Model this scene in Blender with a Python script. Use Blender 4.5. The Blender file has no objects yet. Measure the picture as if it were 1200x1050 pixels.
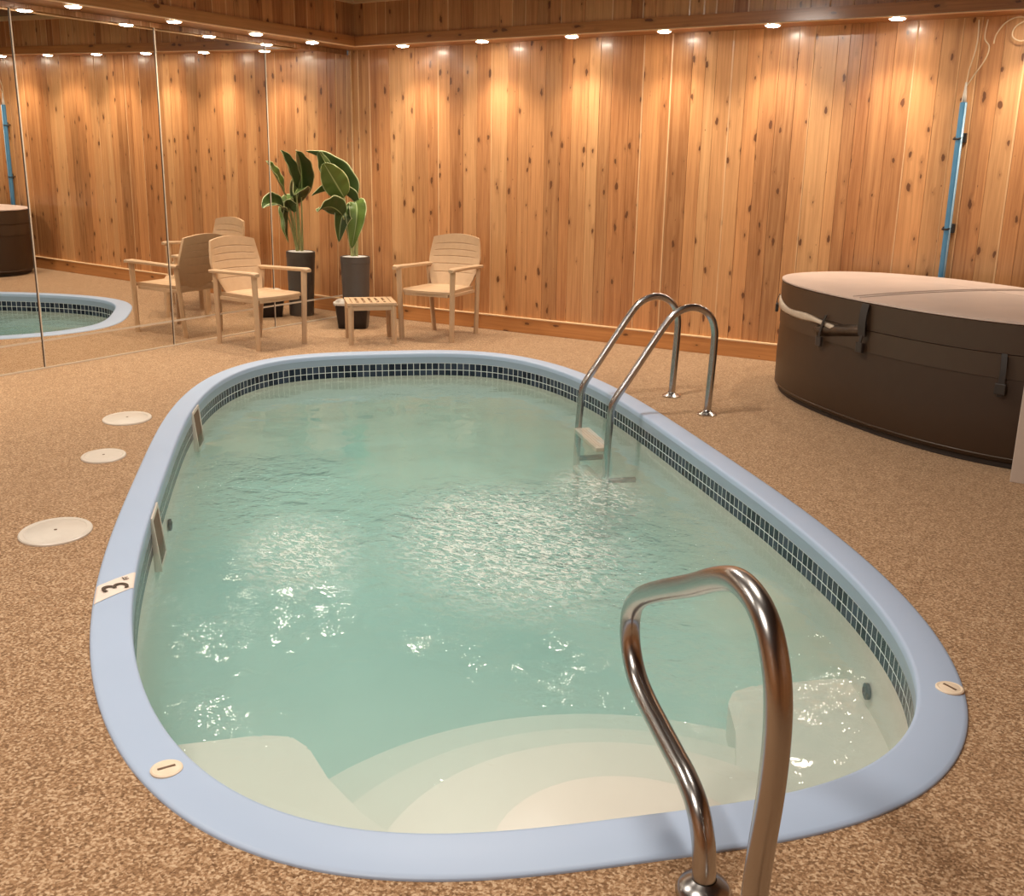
import bpy, bmesh, math, random
from math import sin, cos, pi, radians, hypot
from mathutils import Vector, Matrix
random.seed(7)
C = bpy.context.scene.collection
SC = bpy.context.scene

# ------------------------------------------------------------------ helpers
def link(o, parent=None):
    C.objects.link(o)
    if parent is not None:
        o.parent = parent
    return o

def obj(name, bm, mat, parent=None, smooth=False, loc=None, rotz=0.0, angle=None):
    me = bpy.data.meshes.new(name)
    bmesh.ops.recalc_face_normals(bm, faces=bm.faces[:])
    bm.to_mesh(me); bm.free()
    for m in (mat if isinstance(mat, (list, tuple)) else [mat]):
        me.materials.append(m)
    if smooth:
        for p in me.polygons: p.use_smooth = True
        if angle is not None:
            me.set_sharp_from_angle(angle=radians(angle))
    o = bpy.data.objects.new(name, me)
    if loc is not None: o.location = loc
    o.rotation_euler.z = rotz
    return link(o, parent)

def thing(name, label, cat, loc=(0, 0, 0), rotz=0.0, group=None):
    o = bpy.data.objects.new(name, None)
    o.empty_display_size = 0.1
    o.location = loc; o.rotation_euler = (0, 0, rotz)
    link(o); tag(o, label, cat, group)
    return o

def tag(o, label, cat, group=None, kind=None):
    o['label'] = label; o['category'] = cat
    if group: o['group'] = group
    if kind: o['kind'] = kind
    return o

def struct(o, label=None, cat=None):
    o['kind'] = 'structure'
    if label: o['label'] = label
    if cat: o['category'] = cat
    return o

def add_box(bm, lo, hi, bevel=0.0, seg=2, mi=0):
    lo = Vector(lo); hi = Vector(hi)
    r = bmesh.ops.create_cube(bm, size=1.0)
    vs = r['verts']
    for v in vs:
        v.co = Vector([(lo[i] + hi[i]) / 2 + v.co[i] * (hi[i] - lo[i]) for i in range(3)])
    fs = set(f for v in vs for f in v.link_faces)
    if bevel > 0:
        es = list(set(e for f in fs for e in f.edges))
        rr = bmesh.ops.bevel(bm, geom=es, offset=bevel, segments=seg, affect='EDGES', profile=0.6)
        fs = set(rr['faces']) | set(f for f in fs if f.is_valid)
    for f in fs: f.material_index = mi
    return fs

def frame_at(t, prev=None):
    t = t.normalized()
    if prev is None:
        a = Vector((0, 0, 1)) if abs(t.z) < 0.9 else Vector((1, 0, 0))
        n = t.cross(a).normalized()
    else:
        n = (prev - t * prev.dot(t)).normalized()
    return n, t.cross(n)

def smooth_path(pts, sub=8):
    P = [Vector(p) for p in pts]
    if len(P) < 3: return P
    out = []
    for i in range(len(P) - 1):
        p0 = P[max(i - 1, 0)]; p1 = P[i]; p2 = P[i + 1]; p3 = P[min(i + 2, len(P) - 1)]
        for k in range(sub):
            t = k / sub
            out.append(0.5 * ((2 * p1) + (p2 - p0) * t + (2 * p0 - 5 * p1 + 4 * p2 - p3) * t * t + (3 * p1 - p0 - 3 * p2 + p3) * t ** 3))
    out.append(P[-1])
    return out

def add_tube(bm, pts, r, seg=16, caps=True, mi=0, flat=1.0):
    P = [Vector(p) for p in pts]
    rs = r if isinstance(r, (list, tuple)) else [r] * len(P)
    rings = []; prev = None
    for i, p in enumerate(P):
        t = (P[min(i + 1, len(P) - 1)] - P[max(i - 1, 0)])
        n, b = frame_at(t, prev); prev = n
        rings.append([bm.verts.new(p + (n * cos(2 * pi * k / seg) + b * sin(2 * pi * k / seg) * flat) * rs[i]) for k in range(seg)])
    for a, b2 in zip(rings, rings[1:]):
        for k in range(seg):
            f = bm.faces.new((a[k], a[(k + 1) % seg], b2[(k + 1) % seg], b2[k])); f.material_index = mi
    if caps:
        bm.faces.new(rings[0][::-1]).material_index = mi; bm.faces.new(rings[-1]).material_index = mi
    return rings

def add_lathe(bm, prof, seg=40, center=(0, 0, 0), mi=0, closed_top=True, closed_bot=True):
    c = Vector(center); rings = []
    for (r, z) in prof:
        rings.append([bm.verts.new(c + Vector((r * cos(2 * pi * k / seg), r * sin(2 * pi * k / seg), z))) for k in range(seg)])
    for a, b in zip(rings, rings[1:]):
        for k in range(seg):
            bm.faces.new((a[k], a[(k + 1) % seg], b[(k + 1) % seg], b[k])).material_index = mi
    if closed_bot and prof[0][0] > 1e-5: bm.faces.new(rings[0][::-1]).material_index = mi
    if closed_top and prof[-1][0] > 1e-5: bm.faces.new(rings[-1]).material_index = mi
    return rings

def add_prism(bm, poly, z0, z1, mi=0):
    bot = [bm.verts.new((x, y, z0)) for x, y in poly]
    top = [bm.verts.new((x, y, z1)) for x, y in poly]
    n = len(poly)
    bm.faces.new(top).material_index = mi
    bm.faces.new(bot[::-1]).material_index = mi
    for i in range(n):
        bm.faces.new((bot[i], bot[(i + 1) % n], top[(i + 1) % n], top[i])).material_index = mi

def loft(bm, rings, closed=True, caps=True, mi=0):
    R = [[bm.verts.new(p) for p in r] for r in rings]
    n = len(R[0])
    for a, b in zip(R, R[1:]):
        for k in range(n if closed else n - 1):
            bm.faces.new((a[k], a[(k + 1) % n], b[(k + 1) % n], b[k])).material_index = mi
    if caps:
        bm.faces.new(R[0][::-1]).material_index = mi; bm.faces.new(R[-1]).material_index = mi
    return R

# ------------------------------------------------------------------ node helpers
class NT:
    def __init__(s, name):
        s.m = bpy.data.materials.new(name); s.m.use_nodes = True
        s.t = s.m.node_tree; s.t.nodes.clear()
        s.out = s.n('ShaderNodeOutputMaterial')
    def n(s, typ, **kw):
        nd = s.t.nodes.new(typ)
        for k, v in kw.items():
            if k.startswith('_'): setattr(nd, k[1:], v)
            else:
                key = k.replace('__', ' ')
                s.set(nd.inputs[int(key[1:])] if key[0] == 'i' and key[1:].isdigit() else nd.inputs[key], v)
        return nd
    def set(s, sock, v):
        if hasattr(v, 'is_output'): s.t.links.new(v, sock)
        else:
            if isinstance(v, tuple) and len(v) == 3 and sock.type == 'RGBA': v = v + (1.0,)
            sock.default_value = v
    def math(s, op, a, b=0.0, c=0.0, clamp=False):
        nd = s.t.nodes.new('ShaderNodeMath'); nd.operation = op; nd.use_clamp = clamp
        s.set(nd.inputs[0], a); s.set(nd.inputs[1], b); s.set(nd.inputs[2], c)
        return nd.outputs[0]
    def mix(s, fac, a, b, mode='MIX'):
        nd = s.t.nodes.new('ShaderNodeMix'); nd.data_type = 'RGBA'; nd.blend_type = mode
        s.set(nd.inputs['Factor'], fac); s.set(nd.inputs[6], a); s.set(nd.inputs[7], b)
        return nd.outputs[2]
    def ramp(s, fac, stops, interp='LINEAR'):
        nd = s.t.nodes.new('ShaderNodeValToRGB'); cr = nd.color_ramp; cr.interpolation = interp
        while len(cr.elements) < len(stops): cr.elements.new(0.5)
        for e, (p, c) in zip(cr.elements, stops):
            e.position = p; e.color = c if len(c) == 4 else tuple(c) + (1,)
        s.set(nd.inputs[0], fac)
        return nd.outputs[0]
    def smooth(s, v, lo, hi):
        nd = s.t.nodes.new('ShaderNodeMapRange'); nd.interpolation_type = 'SMOOTHSTEP'
        s.set(nd.inputs['Value'], v); nd.inputs['From Min'].default_value = lo; nd.inputs['From Max'].default_value = hi
        return nd.outputs[0]
    def noise(s, vec, scale, detail=2, rough=0.5, dim='3D', dist=0.0):
        nd = s.t.nodes.new('ShaderNodeTexNoise'); nd.noise_dimensions = dim
        s.set(nd.inputs['Vector'], vec); nd.inputs['Scale'].default_value = scale
        nd.inputs['Detail'].default_value = detail; nd.inputs['Roughness'].default_value = rough
        nd.inputs['Distortion'].default_value = dist
        return nd
    def bump(s, h, strength, dist, normal=None):
        nd = s.t.nodes.new('ShaderNodeBump'); nd.inputs['Strength'].default_value = strength
        nd.inputs['Distance'].default_value = dist; s.set(nd.inputs['Height'], h)
        if normal is not None: s.set(nd.inputs['Normal'], normal)
        return nd.outputs[0]
    def bsdf(s, color, rough=0.5, metal=0.0, normal=None, spec=0.5, coat=0.0):
        nd = s.n('ShaderNodeBsdfPrincipled')
        s.set(nd.inputs['Base Color'], color); s.set(nd.inputs['Roughness'], rough); s.set(nd.inputs['Metallic'], metal)
        nd.inputs['Specular IOR Level'].default_value = spec
        nd.inputs['Coat Weight'].default_value = coat; nd.inputs['Coat Roughness'].default_value = 0.15
        if normal is not None: s.set(nd.inputs['Normal'], normal)
        s.t.links.new(nd.outputs[0], s.out.inputs[0])
        return nd

def plain(name, col, rough=0.5, metal=0.0, spec=0.5, var=0.12, scale=30.0, bump=0.0, coat=0.0):
    t = NT(name); co = t.n('ShaderNodeTexCoord').outputs['Object']
    nz = t.noise(co, scale, 3).outputs[0]
    dark = tuple(c * (1 - var) for c in col); lite = tuple(min(1, c * (1 + var)) for c in col)
    c = t.mix(nz, dark, lite)
    nrm = t.bump(nz, bump, 0.004) if bump > 0 else None
    t.bsdf(c, rough, metal, nrm, spec, coat)
    return t.m

# --- knotty pine boards: board number comes from a face attribute
def wood(name, light, dark, knot=(0.115, 0.038, 0.013), rough=0.42, knots=True, vertical=True):
    t = NT(name)
    co = t.n('ShaderNodeTexCoord').outputs['Object']
    bid = t.n('ShaderNodeAttribute', _attribute_name='board').outputs['Fac']
    sep = t.n('ShaderNodeSeparateXYZ', Vector=co)
    # run across u (x+y), along v
    u = t.math('ADD', sep.outputs[0], sep.outputs[1]); v = sep.outputs[2]
    if not vertical: u, v = sep.outputs[2], u
    vo = t.math('ADD', v, t.math('MULTIPLY', bid, 3.71))
    bo = t.math('MULTIPLY', bid, 1.37)
    wn = t.n('ShaderNodeTexWhiteNoise', _noise_dimensions='1D', W=bid)
    wn2 = t.n('ShaderNodeTexWhiteNoise', _noise_dimensions='1D', W=t.math('ADD', bid, 0.5))
    def vec(su, sv):
        return t.n('ShaderNodeCombineXYZ', X=t.math('MULTIPLY', u, su), Y=t.math('MULTIPLY', vo, sv), Z=bo).outputs[0]
    # knots: sparse stretched cells
    kv = vec(8.5, 3.1)
    vor = t.n('ShaderNodeTexVoronoi', _feature='F1', _voronoi_dimensions='2D', Vector=t.n('ShaderNodeCombineXYZ', X=t.math('MULTIPLY', u, 9.5), Y=t.math('ADD', t.math('MULTIPLY', v, 3.9), t.math('MULTIPLY', bid, 5.37)), Z=0.0).outputs[0], Scale=1.0, Randomness=1.0)
    d = vor.outputs['Distance']
    csep = t.n('ShaderNodeSeparateColor', Color=vor.outputs['Color'])
    size = t.math('MULTIPLY', t.math('SUBTRACT', csep.outputs[0], 0.46, clamp=True), 0.23)
    wob = t.noise(vec(42, 24), 1.0, 2).outputs[0]
    dd = t.math('ADD', d, t.math('MULTIPLY', t.math('SUBTRACT', wob, 0.5), 0.20))
    rel = t.math('SUBTRACT', dd, size)
    kmask = t.math('SUBTRACT', 1.0, t.smooth(rel, -0.02, 0.02))
    khalo = t.math('MULTIPLY', t.math('SUBTRACT', 1.0, t.smooth(rel, 0.0, 0.22)), t.math('GREATER_THAN', size, 0.01))
    # grain bends round the knots
    warp = t.math('MULTIPLY', khalo, 0.9)
    g1 = t.noise(t.n('ShaderNodeCombineXYZ', X=t.math('ADD', t.math('MULTIPLY', u, 55.0), warp), Y=t.math('MULTIPLY', vo, 1.6), Z=bo).outputs[0], 1.0, 4, 0.6, dist=0.4).outputs[0]
    g2 = t.noise(vec(16, 0.55), 1.0, 2, 0.5, dist=0.8).outputs[0]
    g3 = t.noise(vec(220, 7), 1.0, 2).outputs[0]
    tone = t.math('ADD', t.math('MULTIPLY', wn.outputs[0], 0.5), t.math('MULTIPLY', g2, 0.5))
    tone = t.math('ADD', tone, t.math('MULTIPLY', t.math('SUBTRACT', g1, 0.5), 0.95))
    tone = t.math('ADD', tone, t.math('MULTIPLY', t.math('SUBTRACT', g3, 0.5), 0.25))
    mid = tuple((a + b) / 2 for a, b in zip(light, dark))
    col = t.ramp(tone, [(0.12, dark), (0.5, mid), (0.92, light)])
    hue = t.mix(t.math('MULTIPLY', wn2.outputs[0], 0.6), (1, 1, 1), (1.06, 0.86, 0.72))
    col = t.mix(1.0, col, hue, 'MULTIPLY')
    if knots:
        col = t.mix(t.math('MULTIPLY', khalo, 0.35), col, tuple(c * 0.75 for c in dark))
        col = t.mix(t.math('MULTIPLY', kmask, 0.92), col, knot)
    lit_edge = t.n('ShaderNodeAttribute', _attribute_name='lit_edge').outputs['Fac']
    col = t.mix(t.math('MULTIPLY', lit_edge, 0.6), col, (0.80, 0.52, 0.28))  # pale tint paints in the light caught by protruding board edges
    nrm = t.bump(g1, 0.12, 0.003)
    t.bsdf(col, rough, 0.0, nrm, 0.45, 0.3)
    return t.m

M = {}
M['pine'] = wood('knotty_pine', (0.655, 0.350, 0.150), (0.30, 0.124, 0.044), rough=0.34)
M['pine_trim'] = wood('pine_trim', (0.52, 0.25, 0.085), (0.30, 0.125, 0.038), vertical=False)
M['pine_edge'] = plain('pine_edge', (0.74, 0.50, 0.28), 0.4, var=0.15, scale=12)
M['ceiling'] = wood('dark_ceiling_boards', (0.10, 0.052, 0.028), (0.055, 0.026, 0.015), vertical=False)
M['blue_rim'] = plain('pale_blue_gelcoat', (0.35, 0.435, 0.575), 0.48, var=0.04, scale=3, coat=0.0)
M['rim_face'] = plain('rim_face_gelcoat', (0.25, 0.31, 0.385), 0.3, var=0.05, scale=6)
M['basin'] = plain('basin_gelcoat', (0.66, 0.565, 0.49), 0.35, var=0.03, scale=4)
M['chrome'] = None
M['white_plastic'] = plain('cream_plastic', (0.58, 0.51, 0.43), 0.4, var=0.05)
M['cream_cap'] = plain('cream_cap', (0.72, 0.58, 0.43), 0.45, var=0.06)
M['skimmer_dark'] = plain('skimmer_throat', (0.13, 0.07, 0.035), 0.6)
M['black'] = plain('black_plastic', (0.012, 0.011, 0.012), 0.4, var=0.2)
M['black_marker'] = plain('dark_lettering', (0.06, 0.035, 0.02), 0.6)
M['resin'] = plain('tan_resin', (0.49, 0.32, 0.185), 0.45, var=0.10, scale=25, bump=0.05)
M['tub'] = plain('brown_vinyl', (0.038, 0.019, 0.009), 0.42, var=0.12, scale=14, bump=0.08)
M['tub_band'] = plain('brown_vinyl_band', (0.050, 0.028, 0.015), 0.42, var=0.1, scale=14)
M['tub_base'] = plain('dark_base', (0.022, 0.014, 0.010), 0.6)
M['tub_cover'] = plain('tan_cover_vinyl', (0.46, 0.345, 0.285), 0.5, var=0.12, scale=5, bump=0.05)
M['strap_pale'] = plain('pale_liner', (0.48, 0.385, 0.29), 0.55, var=0.15, scale=20, bump=0.2)
M['strap_dark'] = plain('dark_strap', (0.022, 0.016, 0.013), 0.55)
M['buckle'] = plain('buckle_plastic', (0.03, 0.022, 0.018), 0.3)
M['pole_blue'] = plain('blue_pole', (0.065, 0.20, 0.34), 0.35, var=0.1, scale=8)
M['pale_blue'] = plain('pole_edge', (0.24, 0.36, 0.45), 0.35)
M['cord'] = plain('pale_cord', (0.66, 0.50, 0.32), 0.4)
M['pot'] = plain('charcoal_pot', (0.085, 0.070, 0.060), 0.4, var=0.1)
M['pebble'] = plain('white_pebbles', (0.75, 0.72, 0.68), 0.6, var=0.4, scale=60, bump=0.8)
M['bin'] = plain('black_bin', (0.010, 0.006, 0.008), 0.35, var=0.2)
M['liner'] = plain('white_bag', (0.50, 0.44, 0.37), 0.45, var=0.15, scale=30, bump=0.3)
M['partition'] = plain('pale_partition', (0.52, 0.43, 0.36), 0.6, var=0.06)
M['mirror_edge'] = plain('mirror_bevel', (0.62, 0.52, 0.40), 0.25, var=0.05)
M['seam_dark'] = plain('seam_backing', (0.05, 0.03, 0.02), 0.6)
M['marker'] = plain('marker_plate', (0.74, 0.62, 0.53), 0.45, var=0.05)

t = NT('brushed_steel')
co = t.n('ShaderNodeTexCoord').outputs['Object']
nz = t.noise(co, 8.0, 2).outputs[0]
t.bsdf(t.mix(nz, (0.43, 0.41, 0.39), (0.51, 0.485, 0.465)), 0.24, 1.0)
M['steel'] = t.m

t = NT('mirror_glass')
g = t.n('ShaderNodeBsdfGlossy', Color=(0.86, 0.84, 0.80), Roughness=0.0)
t.t.links.new(g.outputs[0], t.out.inputs[0]); M['mirror'] = t.m

t = NT('lamp_lens')
e_ = t.n('ShaderNodeEmission', Color=(1.0, 0.90, 0.74, 1), Strength=110.0)
t.t.links.new(e_.outputs[0], t.out.inputs[0]); M['lens'] = t.m

# carpet: short brown pile, tan and dark flecks
t = NT('brown_carpet')
co = t.n('ShaderNodeTexCoord').outputs['Object']
f1 = t.noise(co, 105.0, 2, 0.6).outputs[0]
f2 = t.n('ShaderNodeTexVoronoi', Vector=co, Scale=150.0, Randomness=1.0)
f3 = t.noise(co, 1.6, 2).outputs[0]
f4 = t.noise(co, 14.0, 2).outputs[0]
v2 = t.n('ShaderNodeSeparateColor', Color=f2.outputs['Color'])
tone = t.math('ADD', t.math('MULTIPLY', f1, 0.95), t.math('MULTIPLY', v2.outputs[0], 0.42))
tone = t.math('ADD', tone, t.math('MULTIPLY', t.math('SUBTRACT', f4, 0.5), 0.18))
col = t.ramp(tone, [(0.38, (0.095, 0.046, 0.021)), (0.60, (0.235, 0.127, 0.062)), (0.74, (0.380, 0.225, 0.120)), (0.94, (0.62, 0.44, 0.28))])
col = t.mix(t.math('MULTIPLY', f3, 0.35), col, (0.25, 0.138, 0.068))
b_ = t.bsdf(col, 0.95, 0.0, t.bump(tone, 0.75, 0.006), 0.1)
b_.inputs['Sheen Weight'].default_value = 0.55; b_.inputs['Sheen Roughness'].default_value = 0.45; b_.inputs['Sheen Tint'].default_value = (1.0, 0.74, 0.50, 1)
M['carpet'] = t.m

# dark square tiles with pale joints, laid out on the uv map (metres)
t = NT('dark_band_tiles')
uv = t.n('ShaderNodeUVMap').outputs[0]
br = t.n('ShaderNodeTexBrick', _offset=0.0, Vector=uv, Color1=(0.007, 0.010, 0.020, 1), Color2=(0.040, 0.052, 0.080, 1), Mortar=(0.62, 0.64, 0.62, 1), Scale=1.0)
br.inputs['Mortar Size'].default_value = 0.0024; br.inputs['Brick Width'].default_value = 0.050
br.inputs['Row Height'].default_value = 0.055; br.inputs['Bias'].default_value = -0.15
t.bsdf(br.outputs[0], 0.22, 0.0, t.bump(br.outputs[1], -0.3, 0.002), 0.3)
M['tile'] = t.m

def leaf_mat(name, c1, c2):
    t = NT(name); co = t.n('ShaderNodeUVMap').outputs[0]
    sp = t.n('ShaderNodeSeparateXYZ', Vector=co)
    w = t.n('ShaderNodeTexWave', _bands_direction='Y', Vector=co, Scale=14.0, Distortion=1.0)
    c = t.mix(t.math('MULTIPLY', w.outputs[1], 0.5), c1, c2)
    edge = t.math('ABSOLUTE', t.math('SUBTRACT', sp.outputs[0], 0.5))
    c = t.mix(t.smooth(edge, 0.455, 0.49), c, (0.46, 0.47, 0.24))
    c = t.mix(t.math('SUBTRACT', 1.0, t.smooth(edge, 0.012, 0.03)), c, (0.34, 0.40, 0.16))
    t.bsdf(c, 0.38, 0.0, t.bump(w.outputs[1], 0.15, 0.004), 0.5)
    return t.m
M['leaf'] = leaf_mat('leaf_green', (0.036, 0.062, 0.013), (0.062, 0.10, 0.020))
M['leaf_light'] = leaf_mat('leaf_pale_green', (0.085, 0.135, 0.022), (0.12, 0.175, 0.035))
M['stem'] = plain('pale_stem', (0.34, 0.36, 0.15), 0.5)

# ------------------------------------------------------------------ camera
F_PX = 1202.1413
YAW, PITCH, ROLL = 0.5487966617, 0.2726705616, 0.0148052083
CAM = Vector((6.71655574, -7.94748167, 1.5))
fw = Vector((-sin(YAW) * cos(PITCH), cos(YAW) * cos(PITCH), -sin(PITCH)))
r0 = Vector((cos(YAW), sin(YAW), 0)); u0 = r0.cross(fw)
rr_ = r0 * cos(ROLL) + u0 * sin(ROLL); uu_ = -r0 * sin(ROLL) + u0 * cos(ROLL)
cam = bpy.data.cameras.new('camera'); camo = bpy.data.objects.new('camera', cam); C.objects.link(camo)
cam.sensor_fit = 'HORIZONTAL'; cam.sensor_width = 36.0; cam.lens = F_PX / 1200.0 * 36.0
cam.clip_start = 0.05; cam.clip_end = 60
mm = Matrix((rr_, uu_, -fw)).transposed().to_4x4(); mm.translation = CAM
camo.matrix_world = mm
SC.camera = camo

# ------------------------------------------------------------------ pool outline (pool frame: s along the length, m across)
PC = Vector((3.7605, -3.8047, 0.0)); PT = -0.80137
PE = Vector((cos(PT), sin(PT), 0)); PM = Vector((-sin(PT), cos(PT), 0))
OUT = (3.197, 1.499, 3.168); INN = (3.039, 1.363, 3.31)
def rad(phi, q):
    a, b, n = q
    return (abs(cos(phi) / a) ** n + abs(sin(phi) / b) ** n) ** (-1.0 / n)
NPOL = 360
def arc_phis(q, N):
    K = 7200; L = [0.0]; pts = [(rad(2 * pi * k / K, q) * cos(2 * pi * k / K), rad(2 * pi * k / K, q) * sin(2 * pi * k / K)) for k in range(K + 1)]
    for a, b in zip(pts, pts[1:]): L.append(L[-1] + hypot(b[0] - a[0], b[1] - a[1]))
    out = []; j = 0
    for i in range(N):
        s = L[-1] * i / N
        while L[j + 1] < s: j += 1
        out.append(2 * pi * (j + (s - L[j]) / (L[j + 1] - L[j])) / K)
    return out, L[-1]
PHI, PERIM = arc_phis(INN, NPOL)
def ring_pt(phi, v, z):
    r = rad(phi, OUT) * (1 - v) + rad(phi, INN) * v
    return Vector((r * cos(phi), r * sin(phi), z))
def sweep(prof, phis=PHI, closed=True):
    bm = bmesh.new(); uvl = bm.loops.layers.uv.new('UVMap')
    rings = [[bm.verts.new(ring_pt(ph, v, z)) for ph in phis] for v, z in prof]
    n = len(phis); step = PERIM / NPOL
    for (a, b, (v0, z0), (v1, z1)) in zip(rings, rings[1:], prof, prof[1:]):
        for k in range(n if closed else n - 1):
            f = bm.faces.new((a[k], a[(k + 1) % n], b[(k + 1) % n], b[k]))
            for lp, (uu, vv) in zip(f.loops, ((k, z0), (k + 1, z0), (k + 1, z1), (k, z1))):
                lp[uvl].uv = (uu * step, vv + 1.17)
    return bm
def pool_world(s, m, z=0.0):
    return PC + PE * s + PM * m + Vector((0, 0, z))

WATER_Z = -0.165; FLOOR_Z = -0.80
pool = thing('swimming_pool', 'oval sunken pool with pale blue rim and a band of dark tiles', 'pool', PC, PT)
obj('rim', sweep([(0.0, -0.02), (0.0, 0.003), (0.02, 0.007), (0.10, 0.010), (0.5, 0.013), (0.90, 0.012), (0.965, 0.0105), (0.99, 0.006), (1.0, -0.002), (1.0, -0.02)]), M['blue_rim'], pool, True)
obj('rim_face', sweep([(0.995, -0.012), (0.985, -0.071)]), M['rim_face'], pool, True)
obj('tile_band', sweep([(0.992, -0.070), (0.992, -0.125), (0.992, -0.172)]), M['tile'], pool, True)
bprof = [(0.992, -0.170), (1.0, -0.25), (1.02, -0.40), (1.10, -0.60), (1.35, -0.72), (1.9, -0.78), (3.0, FLOOR_Z)]
bm = sweep(bprof)
ring = [v for v in bm.verts if abs(v.co.z - FLOOR_Z) < 1e-4]
bm.faces.new(ring)
obj('basin', bm, M['basin'], pool, True)

def clampw(s, m, k=1.0):
    ph = math.atan2(m, s); R = rad(ph, INN) * 1.03 * k; r = hypot(s, m)
    return (s, m) if r <= R else (s * R / r, m * R / r)
# steps fan out from the near end
for R, z in ((0.37, -0.245), (0.70, -0.335), (0.935, -0.425), (1.18, -0.51)):
    bm = bmesh.new(); poly = []
    for k in range(120):
        a = 2 * pi * k / 120
        poly.append(clampw(2.87 + R * cos(a), 0.06 + R * sin(a)))
    add_prism(bm, poly, FLOOR_Z - 0.02, z)
    es = [e for e in bm.edges if all(abs(v.co.z - z) < 1e-5 for v in e.verts)]
    bmesh.ops.bevel(bm, geom=es, offset=0.018, segments=3, affect='EDGES', profile=0.5)
    obj('step', bm, M['basin'], pool, True, angle=40)
# moulded seats on both sides of the steps
for sg in (-1, 1):
    pts = [(1.90, 1.5), (1.86, 1.2), (1.85, 0.90), (1.88, 0.80), (1.96, 0.745), (2.15, 0.69), (2.35, 0.60), (2.55, 0.47), (3.1, 0.35), (3.1, 1.5)]
    dense = []
    for (a, b) in zip(pts, pts[1:] + pts[:1]):
        for k in range(14):
            dense.append(clampw(a[0] + (b[0] - a[0]) * k / 14, sg * (a[1] + (b[1] - a[1]) * k / 14)))
    if sg > 0: dense = dense
    clean = [dense[0]]
    for p in dense[1:]:
        if hypot(p[0] - clean[-1][0], p[1] - clean[-1][1]) > 0.004: clean.append(p)
    bm = bmesh.new(); add_prism(bm, clean if sg > 0 else clean[::-1], FLOOR_Z - 0.02, -0.38)
    es = [e for e in bm.edges if all(abs(v.co.z + 0.38) < 1e-5 for v in e.verts)]
    bmesh.ops.bevel(bm, geom=es, offset=0.012, segments=2, affect='EDGES', profile=0.5)
    obj('bench_seat', bm, M['basin'], pool, True, angle=40)
# skimmer mouths on the left wall
def wall_frame(s, side):
    # point on the inner wall with coordinate s, tangent and inward normal (pool frame)
    a, b, n = INN
    m = side * b * max(0.0, 1 - abs(s / a) ** n) ** (1 / n)
    ds = 1e-3; m2 = side * b * max(0.0, 1 - abs((s + ds) / a) ** n) ** (1 / n)
    tg = Vector((ds, m2 - m, 0)).normalized(); nrm = Vector((-tg.y, tg.x, 0)) * (-side)
    return Vector((s, m, 0)), tg, nrm
for s in (-1.42, 0.52):
    p, tg, nr = wall_frame(s, -1)
    def wp(u, z, d): return p + tg * u + nr * (d + (-0.012 - z) * 0.10) + Vector((0, 0, z))
    bm = bmesh.new(); w, z0, z1, th = 0.115, -0.25, -0.004, 0.017
    for (ua, ub, za, zb) in ((-w, -w + th, z0, z1), (w - th, w, z0, z1), (-w + th, w - th, z1 - th, z1), (-w + th, w - th, z0, z0 + th)):
        loft(bm, [[wp(ua, za, d), wp(ub, za, d), wp(ub, zb, d), wp(ua, zb, d)] for d in (-0.06, 0.008)])
    sk = obj('skimmer_frame', bm, M['white_plastic'], pool)
    bm = bmesh.new()
    loft(bm, [[wp(-w + th, z0 + th, d), wp(w - th, z0 + th, d), wp(w - th, z1 - th, d), wp(-w + th, z1 - th, d)] for d in (-0.05, 0.004)])
    obj('skimmer_flap', bm, M['skimmer_dark'], sk)
# return fittings under water
for s, side, z in ((2.08, 1, -0.315), (0.05, -1, -0.24)):
    p, tg, nr = wall_frame(s, side)
    bm = bmesh.new()
    q = Matrix((tg, Vector((0, 0, 1)), nr)).transposed().to_4x4()
    add_lathe(bm, [(0.030, 0.0), (0.030, 0.012), (0.020, 0.016), (0.017, 0.006), (0.0001, 0.006)], 24)
    bmesh.ops.transform(bm, matrix=Matrix.Translation(p + Vector((0, 0, z)) + nr * 0.004) @ q, verts=bm.verts[:])
    obj('return_fitting', bm, M['black'], pool, True, angle=40)
# round caps let into the rim
for (s, m, rot) in ((2.632, -1.100, 1.9), (2.642, 1.118, 0.3)):
    bm = bmesh.new()
    add_lathe(bm, [(0.040, 0.006), (0.040, 0.015), (0.036, 0.0175), (0.030, 0.0165), (0.028, 0.0175), (0.0001, 0.018)], 32)
    c_ = obj('rim_cap', bm, M['cream_cap'], pool, True, (s, m, 0), rot, angle=35); c_['label'] = 'cream plastic cap'
    bm = bmesh.new(); add_box(bm, (-0.022, -0.0035, 0.017), (0.022, 0.0035, 0.0192))
    obj('cap_slot', bm, M['skimmer_dark'], c_)
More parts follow.
